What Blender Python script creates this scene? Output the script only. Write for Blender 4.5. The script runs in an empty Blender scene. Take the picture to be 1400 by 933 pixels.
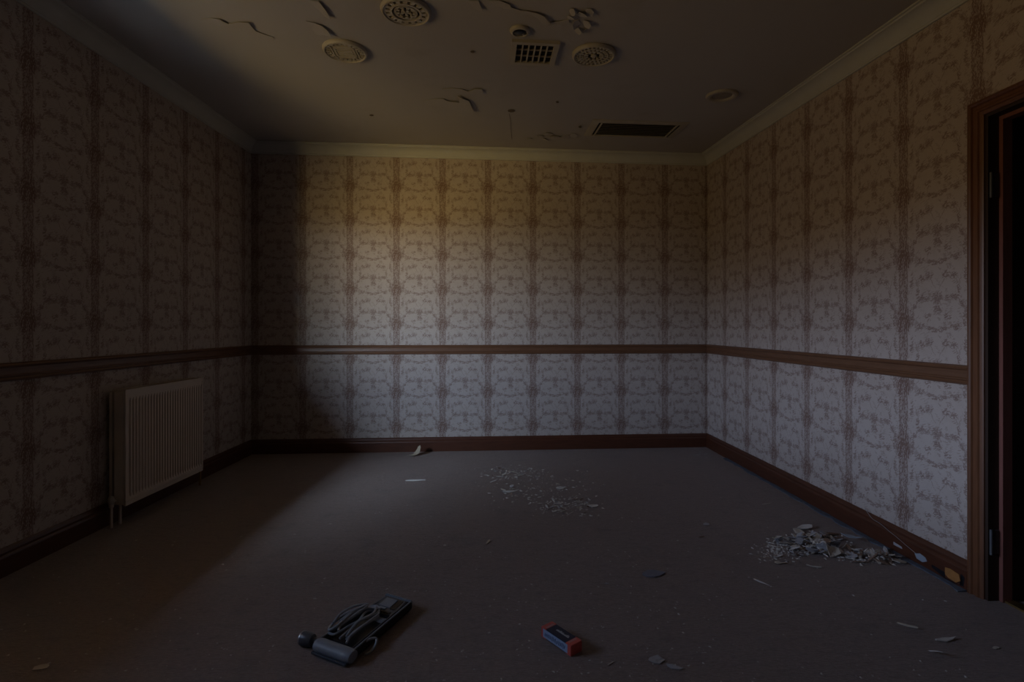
import bpy, bmesh, math, random
from mathutils import Vector, Matrix
random.seed(11)
S = bpy.context.scene
COL = S.collection

# ------------------------------------------------------------------ camera
F = 720.0            # focal length in pixels of the 1400-wide frame
HY = 447.0           # horizon row
CAMH = 1.1
cam = bpy.data.cameras.new('camera'); cam_o = bpy.data.objects.new('camera', cam); COL.objects.link(cam_o)
cam.sensor_width = 36.0; cam.lens = 36.0 * F / 1400.0
cam.shift_y = -(466.5 - HY) / 1400.0
cam.clip_start = 0.05
cam_o.location = (0, 0, CAMH); cam_o.rotation_euler = (math.pi / 2, 0, 0)
S.camera = cam_o

# ------------------------------------------------------------------ world: sky above, sunlit grounds below the horizon
W = bpy.data.worlds.new('world'); S.world = W; W.use_nodes = True
nt = W.node_tree; nt.nodes.clear()
wo = nt.nodes.new('ShaderNodeOutputWorld'); bg = nt.nodes.new('ShaderNodeBackground')
tc = nt.nodes.new('ShaderNodeTexCoord'); sx = nt.nodes.new('ShaderNodeSeparateXYZ')
mr = nt.nodes.new('ShaderNodeMapRange'); mr.inputs['From Min'].default_value = -1; mr.inputs['From Max'].default_value = 1
cr = nt.nodes.new('ShaderNodeValToRGB')
def ramp(node, stops):
    e = node.color_ramp.elements
    e[0].position, e[0].color = stops[0][0], stops[0][1] + (1,)
    e[1].position, e[1].color = stops[-1][0], stops[-1][1] + (1,)
    for p, c in stops[1:-1]: k = e.new(p); k.color = c + (1,)
# open sky over shaded grounds, and an added glow lobe from behind-left, shaped to brighten the far wall
BASE_K, GLOW_K, GLOW_N = 10.5, 84.0, 13.5
ramp(cr, [(0.0, (.32, .21, .085)), (.505, (.36, .225, .095)), (.53, (.58, .42, .26)), (.575, (1.55, 1.85, 2.7)), (.61, (1.55, 1.85, 2.8)), (.66, (.44, .53, .80)), (.74, (.26, .34, .54)), (1.0, (.16, .24, .42))])
cg = nt.nodes.new('ShaderNodeValToRGB'); ramp(cg, [(0.0, (.66, .45, .165)), (.485, (.66, .45, .165)), (.515, (1.45, 1.60, 1.78)), (.555, (.86, 1.0, 1.24)), (.62, (.56, .74, 1.12)), (.71, (2.3, 2.8, 3.7)), (1.0, (2.3, 2.8, 3.7))])
def lk(x, y): nt.links.new(x, y)
lk(tc.outputs['Generated'], sx.inputs[0]); lk(sx.outputs['Z'], mr.inputs['Value']); lk(mr.outputs['Result'], cr.inputs['Fac']); lk(mr.outputs['Result'], cg.inputs['Fac'])
fl = nt.nodes.new('ShaderNodeVectorMath'); fl.operation = 'MULTIPLY'; fl.inputs[1].default_value = (1, 1, 0); lk(tc.outputs['Generated'], fl.inputs[0])
nm = nt.nodes.new('ShaderNodeVectorMath'); nm.operation = 'NORMALIZE'; lk(fl.outputs[0], nm.inputs[0])
dt = nt.nodes.new('ShaderNodeVectorMath'); dt.operation = 'DOT_PRODUCT'; dt.inputs[1].default_value = (-0.208, -0.978, 0.0); lk(nm.outputs[0], dt.inputs[0])
mx0 = nt.nodes.new('ShaderNodeMath'); mx0.operation = 'MAXIMUM'; mx0.inputs[1].default_value = 0.0; lk(dt.outputs['Value'], mx0.inputs[0])
pw = nt.nodes.new('ShaderNodeMath'); pw.operation = 'POWER'; pw.inputs[1].default_value = GLOW_N; lk(mx0.outputs[0], pw.inputs[0])
gk = nt.nodes.new('ShaderNodeMath'); gk.operation = 'MULTIPLY'; gk.inputs[1].default_value = GLOW_K; lk(pw.outputs[0], gk.inputs[0])
bg2 = nt.nodes.new('ShaderNodeBackground'); lk(cg.outputs['Color'], bg2.inputs['Color']); lk(gk.outputs[0], bg2.inputs['Strength'])
lk(cr.outputs['Color'], bg.inputs['Color']); bg.inputs['Strength'].default_value = BASE_K
ads = nt.nodes.new('ShaderNodeAddShader'); lk(bg.outputs[0], ads.inputs[0]); lk(bg2.outputs[0], ads.inputs[1]); lk(ads.outputs[0], wo.inputs[0])
vs = S.view_settings
vs.view_transform = 'Standard'; vs.look = 'None'; vs.gamma = 1.0; vs.use_curve_mapping = False
vs.exposure = 0.0
S.cycles.use_denoising = True
S.cycles.max_bounces = 6; S.cycles.diffuse_bounces = 2

# ------------------------------------------------------------------ room plan
BL = Vector((-2.257, 4.552)); BR = Vector((1.791, 4.829))
def along(a, b, y):
    t = (y - a.y) / (b.y - a.y); return a + (b - a) * t
FR = along(BR, Vector((1.904, 2.193)), -1.2)
FL = along(BL, Vector((-2.248, 2.312)), -1.2)
def zc(x, y):
    """height of the slightly sagging ceiling"""
    s = min(1, max(0, (x - BL.x) / (BR.x - BL.x)))
    yb = BL.y + (BR.y - BL.y) * s
    return 2.685 - 0.02 * s - (0.009 + 0.0356 * s) * (yb - y)
WIN_Y0, WIN_Y1, WIN_Z0, WIN_Z1 = 0.90, 2.22, 0.94, 2.10
WALL_T = 0.19
# the sky's light enters through the window opening (sampling portal, gives no light of its own)
pl = bpy.data.lights.new('window_portal', 'AREA'); pl.shape = 'RECTANGLE'; pl.size = WIN_Z1 - WIN_Z0; pl.size_y = WIN_Y1 - WIN_Y0
pl.cycles.is_portal = True
po = bpy.data.objects.new('window_portal', pl); COL.objects.link(po)
po.location = (-2.252 - WALL_T - 0.01, (WIN_Y0 + WIN_Y1) / 2, (WIN_Z0 + WIN_Z1) / 2); po.rotation_euler = (0, -math.pi / 2, 0)

def ray(px, py): return Vector(((px - 700) / F, 1.0, (HY - py) / F))
def on_z(px, py, z=0.0):
    d = ray(px, py); t = (z - CAMH) / d.z; return Vector((d.x * t, t, z))
def on_floor(px, py): return on_z(px, py, 0.0)
def on_ceiling(px, py):
    z = 2.62
    for _ in range(12):
        p = on_z(px, py, z); z = zc(p.x, p.y)
    return on_z(px, py, z)
def wall_hit(px, a, b):
    """plan point where the pixel column meets the wall line a-b"""
    dx = (px - 700) / F; d = b - a
    t = (a.x - dx * a.y) / (dx * d.y - d.x); return a + d * t
def on_wall(px, py, a, b):
    q = wall_hit(px, a, b); return Vector((q.x, q.y, CAMH + (HY - py) / F * q.y))

# ------------------------------------------------------------------ material helpers
class NB:
    def __init__(s, name):
        s.m = bpy.data.materials.new(name); s.m.use_nodes = True; s.t = s.m.node_tree
        s.b = s.t.nodes['Principled BSDF']; s.out = s.t.nodes['Material Output']
    def n(s, typ, **kw):
        o = s.t.nodes.new(typ)
        for k, v in kw.items(): setattr(o, k, v)
        return o
    def l(s, a, b): s.t.links.new(a, b)
    def math(s, op, a, b=None, c=None, clamp=False):
        o = s.t.nodes.new('ShaderNodeMath'); o.operation = op; o.use_clamp = clamp
        for i, v in enumerate((a, b, c)):
            if v is None: continue
            if isinstance(v, (int, float)): o.inputs[i].default_value = v
            else: s.l(v, o.inputs[i])
        return o.outputs[0]
    def ss(s, v, lo, hi):
        o = s.t.nodes.new('ShaderNodeMapRange'); o.interpolation_type = 'SMOOTHSTEP'
        s.l(v, o.inputs['Value']); o.inputs['From Min'].default_value = lo; o.inputs['From Max'].default_value = hi
        return o.outputs['Result']
    def mix(s, f, a, b):
        o = s.t.nodes.new('ShaderNodeMix'); o.data_type = 'RGBA'
        for i, v in ((0, f), (6, a), (7, b)):
            if isinstance(v, (int, float)): o.inputs[i].default_value = v
            elif isinstance(v, tuple): o.inputs[i].default_value = v if len(v) == 4 else v + (1,)
            else: s.l(v, o.inputs[i])
        return o.outputs[2]
    def noise(s, vec, scale, detail=4, rough=.55, dist=0):
        o = s.t.nodes.new('ShaderNodeTexNoise'); o.inputs['Scale'].default_value = scale; o.inputs['Detail'].default_value = detail
        o.inputs['Roughness'].default_value = rough; o.inputs['Distortion'].default_value = dist
        if vec is not None: s.l(vec, o.inputs['Vector'])
        return o.outputs['Fac']
    def bump(s, h, strength, dist=0.01):
        o = s.t.nodes.new('ShaderNodeBump'); o.inputs['Strength'].default_value = strength; o.inputs['Distance'].default_value = dist
        s.l(h, o.inputs['Height']); s.l(o.outputs[0], s.b.inputs['Normal'])
    def obj(s): return s.n('ShaderNodeTexCoord').outputs['Object']
MATS = {}
def simple(name, col, rough=.6, var=.25, scale=30, metal=0.0, bump=0.0, spec=.4, stretch=None):
    if name in MATS: return MATS[name]
    b = NB(name); v = b.obj()
    if stretch:
        mp = b.n('ShaderNodeMapping'); mp.inputs['Scale'].default_value = stretch; b.l(v, mp.inputs[0]); v = mp.outputs[0]
    f = b.noise(v, scale)
    lo = tuple(c * (1 - var) for c in col); hi = tuple(min(1, c * (1 + var)) for c in col)
    b.l(b.mix(f, lo, hi), b.b.inputs['Base Color'])
    b.b.inputs['Roughness'].default_value = rough; b.b.inputs['Metallic'].default_value = metal
    b.b.inputs['Specular IOR Level'].default_value = spec
    if bump: b.bump(f, bump)
    MATS[name] = b.m; return b.m

def wallpaper():
    b = NB('floral_wallpaper')
    P, R = 0.405, 0.303
    uv = b.n('ShaderNodeUVMap', uv_map='UVMap').outputs[0]
    sp = b.n('ShaderNodeSeparateXYZ'); b.l(uv, sp.inputs[0])
    # slow hand-printed wobble
    cm = b.n('ShaderNodeCombineXYZ'); b.l(b.math('MULTIPLY', sp.outputs[0], P), cm.inputs[0]); b.l(b.math('MULTIPLY', sp.outputs[1], R), cm.inputs[1])
    raw = cm.outputs[0]
    fu = b.math('FRACT', sp.outputs[0]); fv = b.math('FRACT', sp.outputs[1])
    a_s = b.math('MULTIPLY', b.math('SUBTRACT', fu, 0.5), P)          # signed distance from the panel centre
    a = b.math('ABSOLUTE', a_s)
    bb = b.math('MULTIPLY', b.math('SUBTRACT', fv, 0.5), R)
    cf = b.n('ShaderNodeCombineXYZ'); b.l(a, cf.inputs[0]); b.l(bb, cf.inputs[1]); folded = cf.outputs[0]
    ca = b.n('ShaderNodeCombineXYZ'); b.l(a_s, ca.inputs[0]); b.l(bb, ca.inputs[1]); cell = ca.outputs[0]
    # ragged, leafy edges: wobble the coordinates with noise that repeats with the print
    nz = b.n('ShaderNodeTexNoise'); nz.inputs['Scale'].default_value = 75; nz.inputs['Detail'].default_value = 3; b.l(cell, nz.inputs['Vector'])
    off = b.n('ShaderNodeVectorMath', operation='SUBTRACT'); b.l(nz.outputs['Color'], off.inputs[0]); off.inputs[1].default_value = (.5, .5, .5)
    sc = b.n('ShaderNodeVectorMath', operation='SCALE'); b.l(off.outputs[0], sc.inputs[0]); sc.inputs['Scale'].default_value = 0.026
    ad = b.n('ShaderNodeVectorMath', operation='ADD'); b.l(folded, ad.inputs[0]); b.l(sc.outputs[0], ad.inputs[1]); w = ad.outputs[0]
    def dist_to(items, vec):
        d = None
        for (x, y, rx, ry, an) in items:
            mp = b.n('ShaderNodeMapping', vector_type='TEXTURE'); b.l(vec, mp.inputs[0])
            mp.inputs['Location'].default_value = (x, y, 0); mp.inputs['Rotation'].default_value = (0, 0, an); mp.inputs['Scale'].default_value = (rx, ry, 1)
            ln = b.n('ShaderNodeVectorMath', operation='LENGTH'); b.l(mp.outputs[0], ln.inputs[0])
            d = ln.outputs['Value'] if d is None else b.math('MINIMUM', d, ln.outputs['Value'])
        return d
    # where the print is leafy: bouquet, its tail, garland ends, side sprays, flower pairs, swag clusters (a, b, half sizes, angle)
    LEAFY = [(.004, .006, .036, .036, 0), (.008, -.050, .022, .032, 0), (.096, .004, .034, .022, -.1), (.112, .036, .012, .026, .2), (.060, .004, .022, .012, 0),
             (.046, .104, .028, .024, 0), (.088, .096, .026, .018, .4), (.098, -.124, .036, .020, -.25), (.040, -.134, .030, .012, 0), (.014, -.146, .022, .016, 0),
             (.130, -.030, .014, .026, .5), (.146, -.080, .016, .060, -.1), (.150, .090, .016, .055, .1), (.055, -.080, .024, .024, 0)]
    dense = b.math('SUBTRACT', 1.0, b.ss(dist_to(LEAFY, w), .30, 1.30))
    # thin printed stems
    LINES = [(.058, -.008, .036, .0024, -.08), (.052, -.128, .048, .0022, .10), (.128, -.030, .030, .0024, -1.05), (.118, .070, .034, .0022, 1.25), (.03, .075, .030, .002, .9)]
    line = b.math('SUBTRACT', 1.0, b.ss(dist_to(LINES, w), .6, 1.5))
    # brush-stroke leaves in two slants
    def strokes(vec, rot, sx_, sy_, seed):
        mp = b.n('ShaderNodeMapping'); b.l(vec, mp.inputs[0]); mp.inputs['Rotation'].default_value = (0, 0, rot); mp.inputs['Location'].default_value = (seed, seed * .7, 0)
        m2 = b.n('ShaderNodeMapping'); b.l(mp.outputs[0], m2.inputs[0]); m2.inputs['Scale'].default_value = (1 / sx_, 1 / sy_, 1)
        v = b.n('ShaderNodeTexVoronoi', voronoi_dimensions='2D'); v.inputs['Scale'].default_value = 1.0; b.l(m2.outputs[0], v.inputs['Vector'])
        return v.outputs['Distance']
    st1 = b.math('MINIMUM', strokes(w, .70, .034, .0066, 3.1), strokes(cell, -.35, .030, .0062, 7.7))
    leaf = b.ss(b.math('SUBTRACT', b.math('MULTIPLY', dense, .46), st1), -.06, .12)
    # vine stripe between the panels
    sv = b.n('ShaderNodeSeparateXYZ'); b.l(w, sv.inputs[0])
    s_ = b.math('SUBTRACT', P / 2, sv.outputs[0])
    ph = b.math('MULTIPLY', bb, 2 * math.pi / R)
    s1 = b.math('ABSOLUTE', b.math('SUBTRACT', s_, b.math('MULTIPLY_ADD', b.math('SINE', ph), .005, .021)))
    s2 = b.math('ABSOLUTE', b.math('SUBTRACT', s_, b.math('MULTIPLY_ADD', b.math('SINE', b.math('MULTIPLY', ph, 2.0)), .007, .009)))
    stem = b.math('SUBTRACT', 1.0, b.ss(b.math('MINIMUM', s1, b.math('ADD', s2, .0006)), .0010, .0042))
    node = b.math('SUBTRACT', 1.0, b.ss(b.math('ABSOLUTE', b.math('ADD', bb, .105)), .01, .10))      # dense knot once per repeat
    wid = b.math('MULTIPLY_ADD', node, .018, .026)
    band = b.math('SUBTRACT', 1.0, b.ss(b.math('DIVIDE', s_, wid), .7, 1.4))
    st2 = b.math('MINIMUM', strokes(cell, 1.32, .026, .0070, 1.3), strokes(cell, 1.85, .024, .0075, 5.2))
    speck = b.math('MULTIPLY', band, b.ss(b.math('SUBTRACT', b.math('MULTIPLY_ADD', node, .20, .22), st2), -.05, .10))
    # sparse faint sprigs all over the panels
    sprig = b.math('MULTIPLY', b.ss(b.math('SUBTRACT', b.math('MULTIPLY', b.ss(b.noise(cell, 22, 1), .40, .70), .40), st1), -.06, .14), .5)
    pat = b.math('MAXIMUM', b.math('MAXIMUM', b.math('MULTIPLY', stem, .75), b.math('MULTIPLY', speck, .95)), b.math('MAXIMUM', b.math('MAXIMUM', b.math('MULTIPLY', leaf, .78), b.math('MULTIPLY', line, .6)), sprig))
    brk = b.ss(b.noise(raw, 190, 2), .28, .58)
    pat = b.math('MULTIPLY', pat, b.math('MULTIPLY_ADD', brk, .5, .5))
    pat = b.math('ADD', pat, b.math('MULTIPLY', band, .24), clamp=True)
    pat = b.math('MULTIPLY', pat, .88)
    age = b.noise(raw, 1.6, 5); mott = b.noise(raw, 16, 4)
    base = b.mix(age, (.46, .385, .335), (.56, .49, .44))
    base = b.mix(b.math('MULTIPLY', b.ss(mott, .45, .8), .35), base, (.40, .325, .27))
    ink = b.mix(b.noise(cell, 30, 1), (.165, .088, .058), (.185, .10, .078))
    b.l(b.mix(pat, base, ink), b.b.inputs['Base Color'])
    b.b.inputs['Roughness'].default_value = .75; b.b.inputs['Specular IOR Level'].default_value = .25
    b.bump(b.noise(raw, 380, 2), .12, .002)
    return b.m
WALLPAPER = wallpaper()

def carpet_mat():
    b = NB('brown_carpet'); v = b.obj()
    mp = b.n('ShaderNodeMapping'); mp.inputs['Scale'].default_value = (.55, 1.6, 1); b.l(v, mp.inputs[0])
    fine = b.noise(mp.outputs[0], 95, 3, .75); weave = b.noise(mp.outputs[0], 420, 2, .6); big = b.noise(v, 1.1, 5); st = b.noise(mp.outputs[0], 22, 5, .7)
    c = b.mix(big, (.215, .135, .106), (.30, .198, .158))
    c = b.mix(b.ss(fine, .35, .72), c, (.42, .29, .24))
    c = b.mix(b.math('MULTIPLY', b.ss(st, .48, .72), .55), c, (.148, .088, .068))
    c = b.mix(b.math('MULTIPLY', b.ss(b.noise(v, 5, 6), .55, .75), .4), c, (.115, .072, .060))
    b.l(c, b.b.inputs['Base Color']); b.b.inputs['Roughness'].default_value = .62; b.b.inputs['Specular IOR Level'].default_value = .5
    b.b.inputs['Sheen Weight'].default_value = .5; b.b.inputs['Sheen Roughness'].default_value = .5
    b.bump(b.math('ADD', b.math('ADD', fine, weave), st), .9, .010)
    return b.m
CARPET = carpet_mat()

def ceiling_mat():
    b = NB('aged_ceiling_paint'); v = b.obj()
    c = b.mix(b.noise(v, .9, 5), (.42, .392, .37), (.49, .462, .435))
    c = b.mix(b.math('MULTIPLY', b.ss(b.noise(v, 4, 6), .55, .8), .3), c, (.33, .28, .22))
    b.l(c, b.b.inputs['Base Color']); b.b.inputs['Roughness'].default_value = .8
    b.bump(b.noise(v, 60, 3), .08, .003)
    return b.m
CEIL = ceiling_mat()
CORNICE = simple('cornice_paint', (.54, .54, .50), .6, .1, 8)
SKIRT = simple('skirting_wood', (.088, .029, .014), .38, .45, 9, stretch=(1, 1, 6), spec=.5)
DADO = simple('dado_wood', (.155, .072, .036), .42, .35, 9, stretch=(1, 1, 8), spec=.5)
CASING = simple('casing_wood', (.15, .060, .026), .4, .4, 14, stretch=(6, 6, .6), spec=.5)
STOPW = simple('door_stop_wood', (.22, .085, .065), .5, .3, 14, stretch=(6, 6, .6))
RAD = simple('radiator_enamel', (.66, .56, .47), .5, .12, 6)
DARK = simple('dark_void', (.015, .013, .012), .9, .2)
FIXT = simple('yellowed_plastic', (.46, .42, .35), .5, .12, 14)
FIXT2 = simple('grey_metal_slat', (.33, .29, .25), .5, .2, 14)
METAL = simple('dull_steel', (.55, .55, .55), .35, .2, 40, metal=.9)
BRASS = simple('old_brass', (.45, .30, .12), .4, .2, 40, metal=.9)
PLASTIC = simple('charcoal_plastic', (.085, .092, .110), .33, .2, 30, spec=.6)
PLASTIC2 = simple('slate_plastic', (.24, .265, .305), .5, .2, 30, spec=.6)
BLACKP = simple('black_plastic', (.014, .014, .018), .3, .2, 30)
CORD = simple('grey_cord', (.34, .365, .41), .4, .2, 60, spec=.55)
FLAKES = [simple('paint_flake_pale', (.74, .71, .67), .75, .2, 60), simple('paint_flake_cream', (.56, .50, .42), .75, .25, 60),
          simple('paint_flake_grey', (.44, .43, .45), .75, .25, 60), simple('paint_flake_brown', (.26, .17, .12), .8, .3, 60)]
WHITE = simple('white_plaster', (.80, .79, .76), .6, .05, 20)
BLUEP = simple('pale_blue_paint', (.34, .39, .45), .5, .15, 40)
EDGE = simple('dusty_blue_edge', (.115, .135, .17), .85, .5, 40, bump=.3)
ORANGE = simple('raw_orange_wood', (.42, .19, .055), .6, .3, 40)
FRAMEW = simple('white_frame_paint', (.75, .74, .71), .5, .05)
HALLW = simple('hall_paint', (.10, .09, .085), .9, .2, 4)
CLOTH_LEAF = simple('dry_leaf', (.50, .42, .30), .7, .3, 30)
def glass_mat():
    b = NB('window_glass'); t = b.n('ShaderNodeBsdfTransparent'); g = b.n('ShaderNodeBsdfGlossy'); g.inputs['Roughness'].default_value = .02
    mx = b.n('ShaderNodeMixShader'); mx.inputs[0].default_value = .06
    t.inputs['Color'].default_value = (.94, .96, .95, 1)
    b.l(t.outputs[0], mx.inputs[1]); b.l(g.outputs[0], mx.inputs[2]); b.l(mx.outputs[0], b.out.inputs['Surface']); return b.m
GLASS = glass_mat()

# ------------------------------------------------------------------ mesh helpers
class MB:
    def __init__(s): s.v = []; s.f = []; s.uv = {}; s.mi = []
    def add(s, verts, faces, mi=0):
        o = len(s.v); s.v += [tuple(p) for p in verts]
        for f in faces: s.f.append(tuple(i + o for i in f)); s.mi.append(mi)
        return s
    def box(s, lo, hi, M=None, mi=0):
        (a, b, c), (d, e_, f) = lo, hi
        vs_ = [Vector(p) for p in ((a, b, c), (d, b, c), (d, e_, c), (a, e_, c), (a, b, f), (d, b, f), (d, e_, f), (a, e_, f))]
        if M: vs_ = [M @ p for p in vs_]
        return s.add(vs_, [(0, 3, 2, 1), (4, 5, 6, 7), (0, 1, 5, 4), (1, 2, 6, 5), (2, 3, 7, 6), (3, 0, 4, 7)], mi)
    def loft(s, rings, closed=True, caps=True, mi=0):
        n = len(rings[0]); vs_ = [p for r in rings for p in r]; fs = []
        for i in range(len(rings) - 1):
            for j in range(n if closed else n - 1):
                k = (j + 1) % n; fs.append((i * n + j, i * n + k, (i + 1) * n + k, (i + 1) * n + j))
        if caps and closed: fs += [tuple(reversed(range(n))), tuple(range((len(rings) - 1) * n, len(rings) * n))]
        return s.add(vs_, fs, mi)
    def tube(s, pts, r, n=8, smooth=0, M=None):
        pts = [Vector(p) for p in pts]
        if smooth: pts = catmull(pts, smooth)
        rings = []; up = Vector((0, 0, 1))
        for i, p in enumerate(pts):
            t = (pts[min(i + 1, len(pts) - 1)] - pts[max(i - 1, 0)])
            if t.length < 1e-7: t = Vector((0, 1, 0))
            t.normalize(); x = t.cross(up)
            if x.length < .05: x = t.cross(Vector((1, 0, 0)))
            x.normalize(); y = x.cross(t); up = y
            rr = r[i] if isinstance(r, list) else r
            rings.append([(p + (x * math.cos(a) + y * math.sin(a)) * rr) for a in (2 * math.pi * k / n for k in range(n))])
        if M: rings = [[M @ q for q in g] for g in rings]
        return s.loft(rings)
    def lathe(s, prof, n=32, M=None, mi=0):
        rings = [[Vector((r * math.cos(2 * math.pi * k / n), r * math.sin(2 * math.pi * k / n), z)) for k in range(n)] for r, z in prof]
        if M: rings = [[M @ q for q in g] for g in rings]
        return s.loft(rings, mi=mi)
    def build(s, name, mat, parent=None, smooth=False, uvf=None, bevel=0):
        me = bpy.data.meshes.new(name); me.from_pydata(s.v, [], s.f)
        for m in (mat if isinstance(mat, (list, tuple)) else [mat]): me.materials.append(m)
        for p, i in zip(me.polygons, s.mi): p.material_index = i; p.use_smooth = smooth
        bm = bmesh.new(); bm.from_mesh(me); bmesh.ops.recalc_face_normals(bm, faces=bm.faces)
        if bevel: bmesh.ops.bevel(bm, geom=list(bm.edges), offset=bevel, segments=2, affect='EDGES', clamp_overlap=True)
        bm.to_mesh(me); bm.free()
        if uvf:
            ul = me.uv_layers.new(name='UVMap')
            for p in me.polygons:
                for li in p.loop_indices: ul.data[li].uv = uvf(me.vertices[me.loops[li].vertex_index].co)
        me.update()
        if smooth: me.set_sharp_from_angle(angle=math.radians(40))
        o = bpy.data.objects.new(name, me); COL.objects.link(o)
        if parent: o.parent = parent
        return o
def catmull(P, n):
    out = []
    for i in range(len(P) - 1):
        p0 = P[max(i - 1, 0)]; p1 = P[i]; p2 = P[i + 1]; p3 = P[min(i + 2, len(P) - 1)]
        for k in range(n):
            t = k / n
            out.append(0.5 * ((2 * p1) + (p2 - p0) * t + (2 * p0 - 5 * p1 + 4 * p2 - p3) * t * t + (3 * p1 - p0 - 3 * p2 + p3) * t ** 3))
    out.append(P[-1]); return out
def tag(o, label=None, cat=None, group=None, kind=None):
    for k, v in (('label', label), ('category', cat), ('group', group), ('kind', kind)):
        if v: o[k] = v
    return o
def empty(name, loc, rz=0.0):
    o = bpy.data.objects.new(name, None); COL.objects.link(o); o.location = loc; o.rotation_euler = (0, 0, rz); o.empty_display_size = .1
    return o
def struct(o, label, cat): return tag(o, label, cat, kind='structure')

# ------------------------------------------------------------------ the room shell
C4 = [BL, BR, FR, FL]
def inward(a, b):
    d = (b - a).normalized(); n = Vector((-d.y, d.x)); c = (BL + BR + FR + FL) / 4
    return n if (c - a).dot(n) > 0 else -n
N_BACK, N_RIGHT, N_FRONT, N_LEFT = inward(BL, BR), inward(BR, FR), inward(FR, FL), inward(FL, BL)
def mitre(n1, n2):
    det = n1.x * n2.y - n1.y * n2.x
    return Vector(((n2.y - n1.y) / det, (n1.x - n2.x) / det))
M_BL, M_BR, M_FR, M_FL = mitre(N_LEFT, N_BACK), mitre(N_BACK, N_RIGHT), mitre(N_RIGHT, N_FRONT), mitre(N_FRONT, N_LEFT)

# floor: slab under the whole room (reaches under the walls)
m = MB(); q = [BL - M_BL * .14, BR - M_BR * .14, FR - M_FR * .14, FL - M_FL * .14]
m.add([(p.x, p.y, z) for z in (-.12, 0) for p in q], [(0, 1, 2, 3), (4, 5, 6, 7), (0, 1, 5, 4), (1, 2, 6, 5), (2, 3, 7, 6), (3, 0, 4, 7)])
floor = struct(m.build('floor', CARPET), 'worn brown carpet covering the whole floor', 'floor')
# ceiling: grid following the sag, with thickness
m = MB(); NX, NY = 16, 16; q = [BL - M_BL * .14, BR - M_BR * .14, FR - M_FR * .14, FL - M_FL * .14]
vv = []
for lay in (0, .1):
    for j in range(NY + 1):
        for i in range(NX + 1):
            s_, t_ = i / NX, j / NY
            p = (q[0] * (1 - s_) + q[1] * s_) * (1 - t_) + (q[3] * (1 - s_) + q[2] * s_) * t_
            vv.append((p.x, p.y, zc(p.x, p.y) + lay))
ff = []; K = (NX + 1) * (NY + 1)
for j in range(NY):
    for i in range(NX):
        a = j * (NX + 1) + i; qd = (a, a + 1, a + NX + 2, a + NX + 1); ff += [qd, tuple(x + K for x in qd)]
bd = [i for i in range(NX + 1)] + [j * (NX + 1) + NX for j in range(1, NY + 1)] + [NY * (NX + 1) + i for i in range(NX - 1, -1, -1)] + [j * (NX + 1) for j in range(NY - 1, 0, -1)]
for i in range(len(bd)):
    a, b_ = bd[i], bd[(i + 1) % len(bd)]; ff.append((a, b_, b_ + K, a + K))
m.add(vv, ff); ceiling = struct(m.build('ceiling', CEIL, smooth=True), 'stained cream ceiling with peeling paint', 'ceiling')

def make_wall(name, a, b, n, label, uvpins=None, openings=()):
    """slab with its room face on the line a-b; openings (u0,u1,z0,z1) in metres along a-b"""
    d = (b - a); Ln = d.length; d.normalize()
    if uvpins:
        (px1, k1), (px2, k2) = uvpins
        u1 = (wall_hit(px1, a, b) - a).dot(d); u2 = (wall_hit(px2, a, b) - a).dot(d)
        su = (k2 - k1) / (u2 - u1); ou = k1 - su * u1
    else: su, ou = 1 / .405, .3
    m = MB()
    us = sorted({-WALL_T, Ln + WALL_T, *[o[0] for o in openings], *[o[1] for o in openings]})
    def cell(u0, u1, z0, z1):
        vs_ = []
        for off in (0, -WALL_T):
            for (u, top) in ((u0, 0), (u1, 0), (u1, 1), (u0, 1)):
                p = a + d * u + n * off; z = (z1 if z1 is not None else zc(p.x, p.y) + .08) if top else z0
                vs_.append((p.x, p.y, z))
        m.add(vs_, [(0, 1, 2, 3), (7, 6, 5, 4), (0, 4, 5, 1), (1, 5, 6, 2), (2, 6, 7, 3), (3, 7, 4, 0)])
    for u0, u1 in zip(us[:-1], us[1:]):
        op = [o for o in openings if o[0] <= u0 + 1e-6 and o[1] >= u1 - 1e-6]
        if not op: cell(u0, u1, -.1, None)
        else:
            if op[0][2] > 0: cell(u0, u1, -.1, op[0][2])
            cell(u0, u1, op[0][3], None)
    o = m.build(name, WALLPAPER, uvf=lambda co: (su * (Vector((co.x, co.y)) - a).dot(d) + ou, (co.z - .62) / .303 + .5))
    return struct(o, label, 'wall')
wall_back = make_wall('wall_back', BL, BR, N_BACK, 'far wall in faded brown floral wallpaper', ((605, 4), (909, 9)))
U_DOOR1 = (wall_hit(1347, BR, FR) - BR).length; U_DOOR0 = U_DOOR1
DOOR_W, DOOR_H = .82, 1.955
wall_right = make_wall('wall_right', BR, FR, N_RIGHT, 'right wall in floral wallpaper beside the doorway', ((1058, 2), (1235, 5)), [(U_DOOR0, U_DOOR0 + DOOR_W, 0, DOOR_H)])
wall_front = make_wall('wall_front', FR, FL, N_FRONT, 'papered wall behind the viewpoint')
lw = (BL - FL).normalized()
uw0, uw1 = (WIN_Y0 - FL.y), (WIN_Y1 - FL.y)
wall_left = make_wall('wall_left', FL, BL, N_LEFT, 'dim left wall in floral wallpaper behind the radiator', ((130, 1), (297, 4)), [(uw0, uw1, WIN_Z0, WIN_Z1)])

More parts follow.
